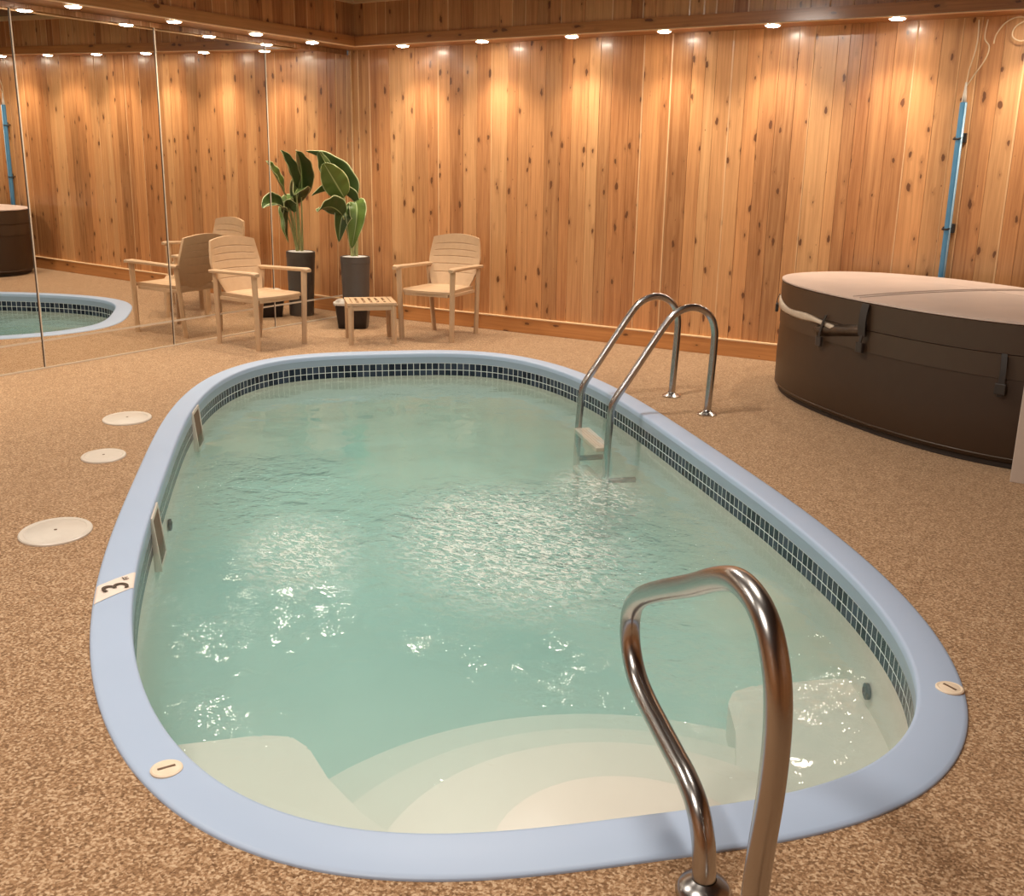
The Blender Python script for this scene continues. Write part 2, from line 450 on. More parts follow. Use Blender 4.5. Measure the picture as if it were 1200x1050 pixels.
# depth marker plate across the rim: 3 FT
a0 = math.atan2(-1.435, 1.45)
phis = [a0 + (k - 8) * 0.0037 for k in range(17)]
bm = sweep([(0.03, 0.006), (0.034, 0.0090), (0.10, 0.0116), (0.5, 0.0146), (0.90, 0.0136), (0.965, 0.0122), (0.988, 0.0080)], phis, False)
mk = obj('depth_marker', bm, M['marker'], pool, True); mk['label'] = 'cream depth plate lettered 3 FT'
def text_mesh(body, size, mat, loc, xdir, ydir, parent, name, sx=1.0, bold=0.0):
    cu = bpy.data.curves.new('tmp_text', 'FONT'); cu.body = body; cu.size = size; cu.extrude = 0.0012; cu.offset = bold
    cu.align_x = 'CENTER'; cu.align_y = 'CENTER'
    to = bpy.data.objects.new('tmp_text', cu); C.objects.link(to)
    dg = bpy.context.evaluated_depsgraph_get(); dg.update()
    me = bpy.data.meshes.new_from_object(to.evaluated_get(dg))
    bpy.data.objects.remove(to); bpy.data.curves.remove(cu)
    me.name = name; me.materials.clear(); me.materials.append(mat)
    o = bpy.data.objects.new(name, me)
    x = Vector(xdir).normalized(); y = Vector(ydir).normalized()
    q = Matrix((x * sx, y, x.cross(y))).transposed().to_4x4(); q.translation = Vector(loc)
    link(o, parent); o.matrix_local = q
    return o
pm = ring_pt(a0, 0.5, 0.0175); tdir = (ring_pt(a0 + .01, 0.5, 0) - ring_pt(a0 - .01, 0.5, 0)).normalized()
odir = (ring_pt(a0, 0.0, 0) - ring_pt(a0, 1.0, 0)); odir = odir.normalized()
text_mesh('3', 0.130, M['black_marker'], pm - odir * 0.008 + tdir * 0.013, -tdir, odir, mk, 'numeral', 1.12, 0.0)
text_mesh('FT', 0.028, M['black_marker'], pm - odir * 0.046 - tdir * 0.035, -tdir, odir, mk, 'lettering', 0.9, 0.0)

# water: the surface mirrors, the body of it swallows red light
t = NT('pool_water')
co = t.n('ShaderNodeTexCoord').outputs['Object']
sp = t.n('ShaderNodeSeparateXYZ', Vector=co); S_, M_ = sp.outputs[0], sp.outputs[1]
def blob(s0, m0, rs, rm, lo, hi):
    a = t.math('DIVIDE', t.math('SUBTRACT', S_, s0), rs); b = t.math('DIVIDE', t.math('SUBTRACT', M_, m0), rm)
    d = t.math('SQRT', t.math('ADD', t.math('MULTIPLY', a, a), t.math('MULTIPLY', b, b)))
    return t.math('SUBTRACT', 1.0, t.smooth(d, lo, hi))
n_big = t.noise(co, 2.2, 2, 0.5).outputs[0]
n_mid = t.noise(co, 9.0, 3, 0.55, dist=0.6).outputs[0]
n_fine = t.noise(co, 26.0, 2, 0.6, dist=0.8).outputs[0]
agit = t.math('ADD', t.math('MULTIPLY', blob(1.95, 0.55, 0.6, 0.35, 0.2, 1.2), 0.35), t.math('ADD', blob(0.75, 0.25, 0.95, 0.85, 0.35, 1.25), t.math('MULTIPLY', blob(-0.1, -0.85, 0.9, 0.55, 0.3, 1.2), 0.55)), clamp=True)
patch = t.smooth(t.noise(co, 1.7, 2).outputs[0], 0.40, 0.62)
amp = t.math('ADD', t.math('MULTIPLY', agit, 0.8), t.math('MULTIPLY', patch, 0.07))
ring_d = t.n('ShaderNodeVectorMath', _operation='DISTANCE'); t.set(ring_d.inputs[0], co); ring_d.inputs[1].default_value = (1.34, 0.22, 0)
rings_ = t.math('MULTIPLY', t.math('SINE', t.math('MULTIPLY', ring_d.outputs['Value'], 105.0)), t.math('SUBTRACT', 1.0, t.smooth(ring_d.outputs['Value'], 0.05, 0.30)))
h = t.math('MULTIPLY', n_mid, t.math('ADD', t.math('MULTIPLY', amp, 0.040), 0.0016))
h = t.math('ADD', h, t.math('MULTIPLY', n_fine, t.math('MULTIPLY', amp, 0.016)))
h = t.math('ADD', h, t.math('MULTIPLY', n_big, 0.016))
h = t.math('ADD', h, t.math('MULTIPLY', rings_, 0.0010))
bn = t.bump(h, 1.0, 1.0)
fr = t.n('ShaderNodeFresnel', IOR=1.33, Normal=bn)
gl = t.n('ShaderNodeBsdfGlossy', Color=(1, 1, 1), Roughness=0.015, Normal=bn)
tr = t.n('ShaderNodeBsdfTransparent', Color=(1, 1, 1))
mx = t.n('ShaderNodeMixShader', Fac=fr.outputs[0]); t.t.links.new(tr.outputs[0], mx.inputs[1]); t.t.links.new(gl.outputs[0], mx.inputs[2])
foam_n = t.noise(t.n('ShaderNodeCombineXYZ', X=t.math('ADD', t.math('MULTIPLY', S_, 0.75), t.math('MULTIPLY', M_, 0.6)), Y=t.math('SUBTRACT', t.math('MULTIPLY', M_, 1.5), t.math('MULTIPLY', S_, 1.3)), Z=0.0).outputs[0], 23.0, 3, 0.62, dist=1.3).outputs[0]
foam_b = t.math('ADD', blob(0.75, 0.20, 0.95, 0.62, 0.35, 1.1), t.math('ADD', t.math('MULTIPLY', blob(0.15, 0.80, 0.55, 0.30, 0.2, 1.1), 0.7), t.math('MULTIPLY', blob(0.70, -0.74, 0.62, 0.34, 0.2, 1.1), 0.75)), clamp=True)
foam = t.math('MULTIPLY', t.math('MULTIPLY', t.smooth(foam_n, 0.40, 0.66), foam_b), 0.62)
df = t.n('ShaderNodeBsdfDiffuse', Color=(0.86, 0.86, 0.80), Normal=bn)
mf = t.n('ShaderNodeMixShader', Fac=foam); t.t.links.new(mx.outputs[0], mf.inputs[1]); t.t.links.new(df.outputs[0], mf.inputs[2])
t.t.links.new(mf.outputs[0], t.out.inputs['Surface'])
va = t.n('ShaderNodeVolumeAbsorption', Color=(0.08, 0.77, 0.76), Density=0.44)
vs = t.n('ShaderNodeVolumeScatter', Color=(0.71, 0.905, 0.90), Density=0.56)
ad = t.n('ShaderNodeAddShader'); t.t.links.new(va.outputs[0], ad.inputs[0]); t.t.links.new(vs.outputs[0], ad.inputs[1])
t.t.links.new(ad.outputs[0], t.out.inputs['Volume'])
M['water'] = t.m
bm = bmesh.new()
phw = PHI[::2]
rim_r = [ring_pt(p, 0.985, WATER_Z) for p in phw]; rim_b = [ring_pt(p, 0.985, FLOOR_Z - 0.015) for p in phw]
ring_t = [bm.verts.new(p) for p in rim_r]; ring_b = [bm.verts.new(p) for p in rim_b]
bm.faces.new(ring_t); bm.faces.new(ring_b[::-1])
for k in range(len(phw)):
    j = (k + 1) % len(phw); bm.faces.new((ring_b[k], ring_b[j], ring_t[j], ring_t[k]))
w_ = obj('pool_water', bm, M['water'], None, False, PC, PT)
tag(w_, 'pale green rippling water filling the oval pool', 'water', kind='stuff')

# ------------------------------------------------------------------ room shell
X1, Y0 = 8.6, -9.8; CEIL = 2.86; SOF = 2.475; FD = 0.40
bm = bmesh.new()
angs = set(PHI)
corners = [Vector((0, 0, 0)), Vector((X1, 0, 0)), Vector((X1, Y0, 0)), Vector((0, Y0, 0))]
for c_ in corners:
    d = c_ - PC; angs.add(math.atan2(d.dot(PM), d.dot(PE)) % (2 * pi))
angs = sorted(angs); inn = []; out = []
for ph in angs:
    p = pool_world(rad(ph, OUT) * 0.999 * cos(ph), rad(ph, OUT) * 0.999 * sin(ph)); d = p - PC
    ts = []
    if d.x > 1e-9: ts.append((X1 - PC.x) / d.x)
    if d.x < -1e-9: ts.append((0 - PC.x) / d.x)
    if d.y > 1e-9: ts.append((0 - PC.y) / d.y)
    if d.y < -1e-9: ts.append((Y0 - PC.y) / d.y)
    inn.append(bm.verts.new(p)); out.append(bm.verts.new(PC + d * min(ts)))
for k in range(len(angs)):
    j = (k + 1) % len(angs); bm.faces.new((inn[k], inn[j], out[j], out[k]))
struct(obj('floor', bm, M['carpet']))

def boards(name, org, ud, nd, L, z0, z1, mat, wmin=0.085, wmax=0.165, gap=0.0022, dep=0.0035, seed=1, extra=0.0):
    """tongue-and-groove boards; local x/y stay world aligned so the grain coordinates work"""
    rnd = random.Random(seed); bm = bmesh.new(); lay = bm.faces.layers.float.new('board'); llit = bm.faces.layers.float.new('lit_edge')
    org = Vector(org); ud = Vector(ud); nd = Vector(nd); u = 0.0; i = 0
    def q(pts, b, sp=0.0):
        f = bm.faces.new([bm.verts.new(p) for p in pts]); f[lay] = b; f[llit] = sp
    while u < L - 1e-6:
        w = min(rnd.uniform(wmin, wmax), L - u)
        if L - u - w < 0.03: w = L - u
        prot = rnd.uniform(0.0, 0.0045); pale = rnd.random() < 0.38; eg = rnd.uniform(0.006, 0.013) if pale else gap  # some boards get a pale strip painted as a light-catching edge
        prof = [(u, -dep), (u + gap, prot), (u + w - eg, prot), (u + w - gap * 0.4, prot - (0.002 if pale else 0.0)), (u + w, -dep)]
        for kk, ((ua, da), (ub, db)) in enumerate(zip(prof, prof[1:])):
            A = org + ud * ua + nd * da; B = org + ud * ub + nd * db
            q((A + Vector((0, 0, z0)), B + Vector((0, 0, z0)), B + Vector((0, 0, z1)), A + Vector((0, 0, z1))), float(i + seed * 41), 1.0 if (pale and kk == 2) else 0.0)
        u += w; i += 1
    # solid body behind the boards
    A = org - nd * 0.006; B = org + ud * L - nd * 0.006; A2 = org - nd * 0.06; B2 = org + ud * L - nd * 0.06
    for a, b in ((A2, B2),):
        q((a + Vector((0, 0, z0)), b + Vector((0, 0, z0)), b + Vector((0, 0, z1)), a + Vector((0, 0, z1))), 0.0)
    o = obj(name, bm, mat)
    return o
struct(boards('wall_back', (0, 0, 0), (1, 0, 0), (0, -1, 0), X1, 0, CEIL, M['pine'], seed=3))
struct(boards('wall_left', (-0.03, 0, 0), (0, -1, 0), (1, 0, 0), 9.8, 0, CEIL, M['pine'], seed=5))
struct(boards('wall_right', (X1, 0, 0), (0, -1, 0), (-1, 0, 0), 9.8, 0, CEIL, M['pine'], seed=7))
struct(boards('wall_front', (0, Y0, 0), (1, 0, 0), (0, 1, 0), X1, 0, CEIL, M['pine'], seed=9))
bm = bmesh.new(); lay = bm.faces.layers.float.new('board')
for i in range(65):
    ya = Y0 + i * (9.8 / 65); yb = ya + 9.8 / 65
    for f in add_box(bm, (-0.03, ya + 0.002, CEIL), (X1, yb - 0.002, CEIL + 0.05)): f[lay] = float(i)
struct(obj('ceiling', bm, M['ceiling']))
# partition end beside the tub
bm = bmesh.new(); add_box(bm, (6.285, -2.50, 0), (X1 - 0.01, -2.37, CEIL), 0.004)
struct(obj('trim_1', bm, M['partition']), 'pale partition end beside the brown hot tub', 'wall')
# baseboard with a lighter top edge
def long_box(name, lo, hi, mat, bev=0.004, horiz=True, seed=0.0):
    bm = bmesh.new(); add_box(bm, lo, hi, bev)
    lay = bm.faces.layers.float.new('board')
    for f in bm.faces: f[lay] = seed
    return obj(name, bm, mat)
struct(long_box('baseboard_back', (0.0, -0.024, 0), (X1, 0.0, 0.128), M['pine_trim'], seed=2.0))
struct(long_box('trim_2', (0.0, -0.028, 0.128), (X1, 0.0, 0.142), M['pine_edge'], 0.005))
struct(long_box('trim_3', (0.0, -0.02, 0.0), (0.022, 0.0, SOF), M['pine_edge'], 0.004))
# soffits: underside, boarded fascia, bottom trim, lip painted pale as if lit, crown
def slab(name, lo, hi, mat, seed):
    return struct(long_box(name, lo, hi, mat, 0.0, seed=seed))
slab('trim_4', (0, -FD + 0.02, SOF), (X1, 0.0, SOF + 0.03), M['pine_trim'], 11.0)
slab('trim_5', (-0.03, Y0, SOF), (FD - 0.02, -FD + 0.02, SOF + 0.03), M['pine_trim'], 12.0)
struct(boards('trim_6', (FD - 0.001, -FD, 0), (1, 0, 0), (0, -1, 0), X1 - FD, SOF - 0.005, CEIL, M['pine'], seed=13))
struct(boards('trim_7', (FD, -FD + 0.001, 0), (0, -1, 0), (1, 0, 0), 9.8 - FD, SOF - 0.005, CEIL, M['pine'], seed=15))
slab('trim_8', (FD, -FD - 0.018, SOF - 0.012), (X1, -FD, SOF + 0.068), M['pine_trim'], 16.0)
slab('trim_9', (FD, Y0, SOF - 0.012), (FD + 0.018, -FD - 0.018, SOF + 0.068), M['pine_trim'], 17.0)
struct(long_box('trim_10', (FD - 0.015, -FD - 0.020, SOF - 0.019), (X1, -FD + 0.015, SOF - 0.012), M['pine_edge'], 0.002))  # pale colour stands in for the soffit edge lit by the pucks
struct(long_box('trim_11', (FD - 0.015, Y0, SOF - 0.019), (FD + 0.020, -FD - 0.020, SOF - 0.012), M['pine_edge'], 0.002))
slab('trim_12', (FD, -FD - 0.022, CEIL - 0.05), (X1, -FD - 0.001, CEIL - 0.002), M['pine_edge'], 18.0)
slab('trim_13', (FD + 0.001, Y0, CEIL - 0.05), (FD + 0.022, -FD, CEIL - 0.002), M['pine_edge'], 19.0)
# small moulding under the soffit at the wall

# ------------------------------------------------------------------ mirrored wall (leans in a little)
TILT = 0.013
mw = thing('mirror_wall', 'wall of tall mirror panels facing the pool, standing on the carpet', 'mirror', (0, 0, 0))
mw.rotation_euler = (0, TILT, 0)
seams = [-0.025, -1.14, -2.30, -3.48, -4.66, -5.84, -7.02, -8.20]
zr = [(0.004, 0.198), (0.204, 2.432)]
for ya, yb in zip(seams, seams[1:]):
    for za, zb in zr:
        bm = bmesh.new(); g_ = 0.006
        add_box(bm, (-0.008, yb + g_, za), (0.0, ya - g_, zb))
        p_ = obj('mirror_panel', bm, M['mirror'], mw)
        bm = bmesh.new(); e_w = 0.014
        add_box(bm, (-0.009, yb + g_ - 0.001, za), (0.0012, yb + g_ + 0.007, zb))
        if za < 0.1: add_box(bm, (-0.009, yb + g_, zb - 0.001), (0.0012, ya - g_, zb + e_w))
        obj('bevel_edge', bm, M['mirror_edge'], p_)

for y in seams[1:-1]:
    bm = bmesh.new(); add_box(bm, (-0.009, y - 0.0055, 0.004), (-0.001, y + 0.0055, 2.43))
    obj('seam_strip', bm, M['seam_dark'], mw)
bm = bmesh.new(); add_box(bm, (-0.004, -8.2, 0.0), (0.006, -0.03, 0.012), 0.001)
obj('base_channel', bm, M['mirror_edge'], mw)

# ------------------------------------------------------------------ puck lights
PUCK = [(0.78 + 0.845 * k, -0.30) for k in range(6)] + [(5.86, -0.30), (6.70, -0.30)]
PUCKL = [(0.30, -0.84), (0.30, -1.50), (0.30, -2.33), (0.30, -3.18), (0.30, -4.02), (0.30, -4.86), (0.30, -5.7)]
PUCK[0] = (0.86, -0.30); PUCK[1] = (1.69, -0.30); PUCK[2] = (2.54, -0.30); PUCK[3] = (3.33, -0.30); PUCK[4] = (4.165, -0.30); PUCK[5] = (5.02, -0.30)
ordn = ['first', 'second', 'third', 'fourth', 'fifth', 'sixth', 'seventh', 'eighth']
def puck(x, y, label, sx):
    r_ = thing('puck_light', label, 'light', (x, y, SOF), 0, 'puck lights under the soffit')
    bm = bmesh.new(); add_lathe(bm, [(0.064, 0.0), (0.064, -0.012), (0.056, -0.020), (0.050, -0.020), (0.050, -0.014)], 32, closed_top=False)
    obj('housing', bm, M['pine_edge'], r_, True, angle=35)
    bm = bmesh.new(); add_lathe(bm, [(0.050, -0.012), (0.050, -0.020), (0.040, -0.026), (0.02, -0.029), (0.0001, -0.030)], 32)
    obj('lens', bm, M['lens'], r_, True)
    l = bpy.data.lights.new('puck_lamp', 'SPOT'); l.energy = PUCK_W; l.color = (1.0, 0.88, 0.72)
    l.spot_size = radians(114); l.spot_blend = 1.0; l.shadow_soft_size = 0.06
    lo = bpy.data.objects.new('puck_lamp', l); lo.location = (x, y, SOF - 0.045); C.objects.link(lo)
PUCK_W = 62.0
for i, (x, y) in enumerate(PUCK):
    puck(x, y, '%s lit puck light from the mirror corner, under the soffit along the plank wall' % ordn[i], 1)
for i, (x, y) in enumerate(PUCKL):
    puck(x, y, '%s lit puck light from the corner, under the soffit above the mirrors' % ordn[i], -1)

# ------------------------------------------------------------------ pool ladder
ld = thing('pool_ladder', 'steel pool ladder with two arched rails at the far right pool edge', 'ladder', pool_world(-1.02, 1.76), PT)
LP = [(0.0, 0.005), (-0.008, 0.2), (-0.016, 0.42), (-0.012, 0.53), (0.018, 0.608), (0.078, 0.656), (0.155, 0.668), (0.238, 0.638), (0.297, 0.580), (0.40, 0.426), (0.517, 0.245), (0.600, 0.120), (0.624, 0.055), (0.632, -0.05), (0.640, -0.2), (0.645, -0.42), (0.645, -0.72)]
for k, (s, off) in enumerate(((-0.262, -0.015), (0.262, 0.019))):
    bm = bmesh.new(); add_tube(bm, smooth_path([(s, off - d, z) for d, z in LP], 6), 0.0225, 18)
    r_ = obj('rail', bm, M['steel'], ld, True, angle=50)
    bm = bmesh.new(); add_lathe(bm, [(0.062, 0.0), (0.062, 0.006), (0.045, 0.016), (0.030, 0.022), (0.0235, 0.030)], 28, (s, off, 0.001), closed_top=False)
    obj('flange', bm, M['steel'], r_, True, angle=40)
    bm = bmesh.new(); add_tube(bm, [(s, off - 0.642, -0.40), (s, off - 0.45, -0.40)], 0.018, 14)
    obj('wall_bumper', bm, M['strap_dark'], r_, True, angle=40)
for z in (-0.195, -0.45, -0.70):
    bm = bmesh.new(); add_box(bm, (-0.245, -0.690, z - 0.022), (0.245, -0.590, z + 0.008), 0.008)
    for q in range(5): add_box(bm, (-0.235, -0.682 + q * 0.02, z + 0.008), (0.235, -0.672 + q * 0.02, z + 0.0105))
    obj('tread', bm, M['white_plastic'], ld)

# ------------------------------------------------------------------ near grab rail
base = Vector((6.10806, -6.14208, 0))
gr = thing('grab_rail', 'steel looped grab rail bolted to the carpet at the near pool end', 'handrail', base, PT + pi)
GP = [(0.0, 0.004), (0.004, 0.06), (0.02, 0.12), (0.060, 0.170), (0.123, 0.197), (0.203, 0.210), (0.288, 0.222), (0.397, 0.240), (0.470, 0.266), (0.518, 0.312), (0.536, 0.367), (0.524, 0.425), (0.463, 0.483), (0.338, 0.553), (0.170, 0.637), (0.046, 0.703), (-0.045, 0.737), (-0.123, 0.734), (-0.181, 0.704), (-0.221, 0.649), (-0.241, 0.593), (-0.249, 0.513), (-0.245, 0.406), (-0.232, 0.289), (-0.221, 0.168), (-0.214, 0.006)]
bm = bmesh.new(); add_tube(bm, smooth_path([(s, 0, z) for s, z in GP], 8), 0.0255, 28)
tb = obj('tube', bm, M['steel'], gr, True, angle=60)
for sx in (0.0, -0.214):
    bm = bmesh.new(); add_lathe(bm, [(0.060, 0.001), (0.060, 0.008), (0.052, 0.022), (0.036, 0.030), (0.0265, 0.036)], 32, (sx, 0, 0), closed_top=False)
    obj('flange', bm, M['steel'], gr, True, angle=40)

# ------------------------------------------------------------------ round lids in the carpet
for (x, y, r, lab) in ((1.710, -4.122, 0.148, 'cream round floor lid farthest from camera, beside the far skimmer'),
                       (2.268, -4.712, 0.118, 'smallest cream round floor lid, middle of the three beside the pool'),
                       (3.046, -5.538, 0.152, 'largest cream round floor lid, nearest the pool depth plate')):
    bm = bmesh.new()
    add_lathe(bm, [(r, 0.0), (r, 0.006), (r * 0.97, 0.010), (r * 0.86, 0.010), (r * 0.85, 0.008), (r * 0.83, 0.010), (0.0001, 0.012)], 48)
    o = tag(obj('floor_lid', bm, M['white_plastic'], None, True, (x, y, 0), angle=35), lab, 'lid', 'floor lids beside the pool')
    o.rotation_euler.z = 2.31; o.scale = (1.10, 0.93, 1.0)
    bm = bmesh.new(); add_lathe(bm, [(0.007, 0.0095), (0.007, 0.0128), (0.0001, 0.0134)], 12)
    obj('centre_screw', bm, M['skimmer_dark'], o)

# ------------------------------------------------------------------ hot tub
TC = (5.724, -1.230, 0); TT = -0.681
tub = thing('hot_tub', 'brown oval hot tub with a tan cover against the plank wall', 'hot tub', TC, TT)
TQ = (1.324, 0.718, 2.314)
TPH, TPER = arc_phis(TQ, 160)
def tring(off, z, phis=TPH):
    return [Vector(((rad(p, TQ) + off) * cos(p), (rad(p, TQ) + off) * sin(p), z)) for p in phis]
bm = bmesh.new(); loft(bm, [tring(o, z) for o, z in ((-0.035, 0.0), (-0.022, 0.004), (-0.022, 0.030), (-0.03, 0.034))])
obj('base', bm, M['tub_base'], tub, True, angle=35)
bm = bmesh.new()
loft(bm, [tring(o, z) for o, z in ((-0.01, 0.034), (0.003, 0.045), (0.010, 0.09), (0.012, 0.25), (0.006, 0.42), (0.0, 0.51), (-0.006, 0.59), (-0.012, 0.605))])
obj('body', bm, M['tub'], tub, True, angle=35)
bm = bmesh.new(); 
def tub_strip(z, r, off):
    b = bmesh.new(); n = len(TPH); rings = []
    for k, p in enumerate(TPH):
        c_ = Vector(((rad(p, TQ) + off) * cos(p), (rad(p, TQ) + off) * sin(p), z)); d = Vector((cos(p), sin(p), 0))
        rings.append([b.verts.new(c_ + d * r * cos(a) + Vector((0, 0, r * sin(a)))) for a in [2 * pi * q / 8 for q in range(8)]])
    for k in range(n):
        a, c2 = rings[k], rings[(k + 1) % n]
        for q in range(8): b.faces.new((a[q], a[(q + 1) % 8], c2[(q + 1) % 8], c2[q]))
    return b
bm.free()
obj('piping', tub_strip(0.058, 0.006, 0.006), M['tub_band'], tub, True)
bm = bmesh.new(); loft(bm, [tring(o, z) for o, z in ((0.0, 0.468), (0.009, 0.470), (0.008, 0.592), (-0.01, 0.600))], caps=False)
obj('upper_band', bm, M['tub_band'], tub, True, angle=35)
# cover: skirt and a slightly domed tan top with two stitched seams
bm = bmesh.new(); loft(bm, [tring(o, z) for o, z in ((0.0, 0.594), (0.012, 0.597), (0.014, 0.68), (0.013, 0.745), (0.000, 0.750))], caps=False)
cov = obj('cover_skirt', bm, M['tub_band'], tub, True, angle=40)
bm = bmesh.new()
R_ = [tring(o, z) for o, z in ((0.008, 0.748), (0.016, 0.752), (0.014, 0.760), (-0.004, 0.763))]
for f_ in (0.85, 0.6, 0.35, 0.1): R_.append([Vector((q.x * f_, q.y * f_, 0.763 + 0.018 * (1 - f_ * f_))) for q in tring(-0.004, 0)])
loft(bm, R_)
cp = obj('cover_top', bm, M['tub_cover'], tub, True, angle=40); cp['label'] = 'tan vinyl cover panel'
bm = bmesh.new()
for x in (-0.03, 0.03):
    add_tube(bm, [(x, -0.70 + 1.4 * k / 24, 0.764 + 0.018 * max(0, (1 - ((k / 12 - 1) ** 2)))) for k in range(25)], 0.005, 8)
obj('cover_seam', bm, M['tub_cover'], cp, True)
bm = bmesh.new(); add_tube(bm, [(-0.66 + 1.32 * k / 24, 0.25, 0.769 + 0.008 * (1 - ((k / 12 - 1) ** 2))) for k in range(25)], 0.004, 8)
obj('cover_seam', bm, M['tub_cover'], cp, True)
def tpt(phi, z, off): return Vector(((rad(phi, TQ) + off) * cos(phi), (rad(phi, TQ) + off) * sin(phi), z))
# straps with buckles; local angle measured round the tub
def strap(phi, z0, z1, w=0.018, sway=0.0, mat='strap_dark', buck=True):
    bm = bmesh.new(); n = 12; rings = []
    for k in range(n + 1):
        u = k / n; z = z1 + (z0 - z1) * u
        off = 0.026 + 0.012 * sin(u * pi) + 0.01 * u; ph = phi + sway * u
        tn = (tpt(ph + 0.01, z, off) - tpt(ph - 0.01, z, off)).normalized(); c_ = tpt(ph, z, off); d = Vector((cos(ph), sin(ph), 0))
        rings.append([c_ - tn * w - d * 0.003, c_ + tn * w - d * 0.003, c_ + tn * w + d * 0.003, c_ - tn * w + d * 0.003])
    loft(bm, rings)
    s_ = obj('strap', bm, M[mat], tub)
    if buck:
        bm = bmesh.new(); zb = z0 + (z1 - z0) * 0.18; c_ = tpt(phi + sway * .82, zb, 0.038); tn = (tpt(phi + 0.01, zb, 0) - tpt(phi - 0.01, zb, 0)).normalized(); d = tn.cross(Vector((0, 0, 1)))
        add_box(bm, (-0.028, -0.010, -0.030), (0.028, 0.010, 0.030), 0.006)
        q = Matrix((tn, d, Vector((0, 0, 1)))).transposed().to_4x4(); q.translation = c_
        bmesh.ops.transform(bm, matrix=q, verts=bm.verts[:])
        obj('buckle', bm, M['buckle'], s_)
    return s_
def tphi(wx, wy):   # world xy -> tub angle
    d = Vector((wx - TC[0], wy - TC[1])); return math.atan2(-d.x * sin(TT) + d.y * cos(TT), d.x * cos(TT) + d.y * sin(TT))
PHL = [tphi(4.62, -0.90), tphi(5.08, -1.68), tphi(5.37, -1.90), tphi(6.14, -2.24)]
strap(PHL[0], 0.53, 0.64, 0.012, 0.02)
strap(PHL[1], 0.43, 0.63, 0.010, -0.05)
strap(PHL[2], 0.56, 0.745, 0.030, 0.0, buck=False)
strap(PHL[2] + 0.01, 0.47, 0.60, 0.010, -0.02)
strap(PHL[3], 0.38, 0.60, 0.014, 0.0)
# pale liner edge drooping below the skirt on the side facing the pool ladder
bm = bmesh.new(); rings = []; NN = 40
pa, pb = PHL[0] + 0.02, PHL[2]
if abs(pb - pa) > pi: pb += 2 * pi if pb < pa else -2 * pi
for k in range(NN + 1):
    u = k / NN; ph = pa + (pb - pa) * u
    zc = 0.612 - 0.028 * sin(u * pi) - 0.012 * sin(u * pi * 3) - 0.03 * u; hh = (0.027 + 0.010 * sin(u * 9 + 1) ** 2) * (1 - 0.75 * u)
    rings.append([tpt(ph, zc + hh, 0.012), tpt(ph, zc + hh * 0.6, 0.022 + 0.004 * sin(u * 14)), tpt(ph, zc - hh * 0.6, 0.022 + 0.005 * sin(u * 11 + 1)), tpt(ph, zc - hh, 0.010)])
loft(bm, rings)
ll = obj('liner_edge', bm, M['strap_pale'], tub, True); ll['label'] = 'pale folded liner edge'
bm = bmesh.new(); rings = []
for k in range(20):
    u = k / 19; ph = pa + (pb - pa) * (0.55 + 0.45 * u); zc = 0.535 + 0.05 * u
    rings.append([tpt(ph, zc + 0.045 * (0.4 + 0.6 * u), 0.012), tpt(ph, zc, 0.036 + 0.008 * sin(u * 15)), tpt(ph, zc - 0.05 * (1 - 0.5 * u), 0.012)])
loft(bm, rings)
obj('liner_fold', bm, M['tub_band'], ll, True)

# ------------------------------------------------------------------ pole on the wall, with clips and cord
pl = thing('pool_pole', 'blue pole held upright on plank wall behind the hot tub', 'pole', (5.455, -0.045, 0.0))
bm = bmesh.new(); add_tube(bm, [(0.0, 0, 0.0), (0.004, 0, 1.0), (0.006, 0, 1.93)], 0.0235, 18)
obj('shaft', bm, M['pole_blue'], pl, True, angle=50)
bm = bmesh.new(); add_tube(bm, [(0.018, -0.016, 0.0), (0.022, -0.016, 1.0), (0.024, -0.016, 1.93)], 0.007, 8)
obj('edge_rib', bm, M['pale_blue'], pl, True)
bm = bmesh.new(); add_lathe(bm, [(0.017, 1.925), (0.015, 1.97), (0.009, 2.02), (0.006, 2.06)], 16, (0.006, 0, 0))
obj('end_cap', bm, M['white_plastic'], pl, True)
for z in (1.09, 1.70):
    bm = bmesh.new(); add_box(bm, (0.012, -0.012, z - 0.035), (0.05, 0.044, z + 0.03), 0.006)
    add_tube(bm, [(0.03, -0.012, z), (0.0, -0.028, z - 0.01), (-0.03, 0.0, z - 0.01), (-0.03, 0.04, z)], 0.007, 8)
    obj('wall_clip', bm, M['black'], pl)
bm = bmesh.new()
def cordp(pts, r=0.0042): add_tube(bm, smooth_path(pts, 8), r, 8)
Yc = -0.035
cordp([(5.461, Yc, 2.03), (5.50, Yc, 2.10), (5.56, Yc - 0.01, 2.20), (5.575, Yc, 2.28), (5.54, Yc, 2.34), (5.545, Yc, SOF - 0.02)])
cordp([(5.461, Yc, 2.04), (5.468, Yc, 2.14), (5.49, Yc - 0.01, 2.24), (5.497, Yc, 2.34), (5.49, Yc, SOF - 0.02)])
cordp([(5.60, Yc, 2.30), (5.61, Yc, 2.36), (5.66, Yc - 0.01, 2.43), (5.74, Yc, 2.46), (5.83, Yc, 2.42), (5.84, Yc, 2.35), (5.77, Yc - 0.01, 2.31), (5.71, Yc, 2.34), (5.72, Yc, 2.40), (5.80, Yc, 2.44), (5.90, Yc, 2.42), (5.93, Yc, 2.32)])
tag(obj('cord_coil', bm, M['cord'], None, True), 'pale cord looped on plank wall above the blue pole', 'cord')

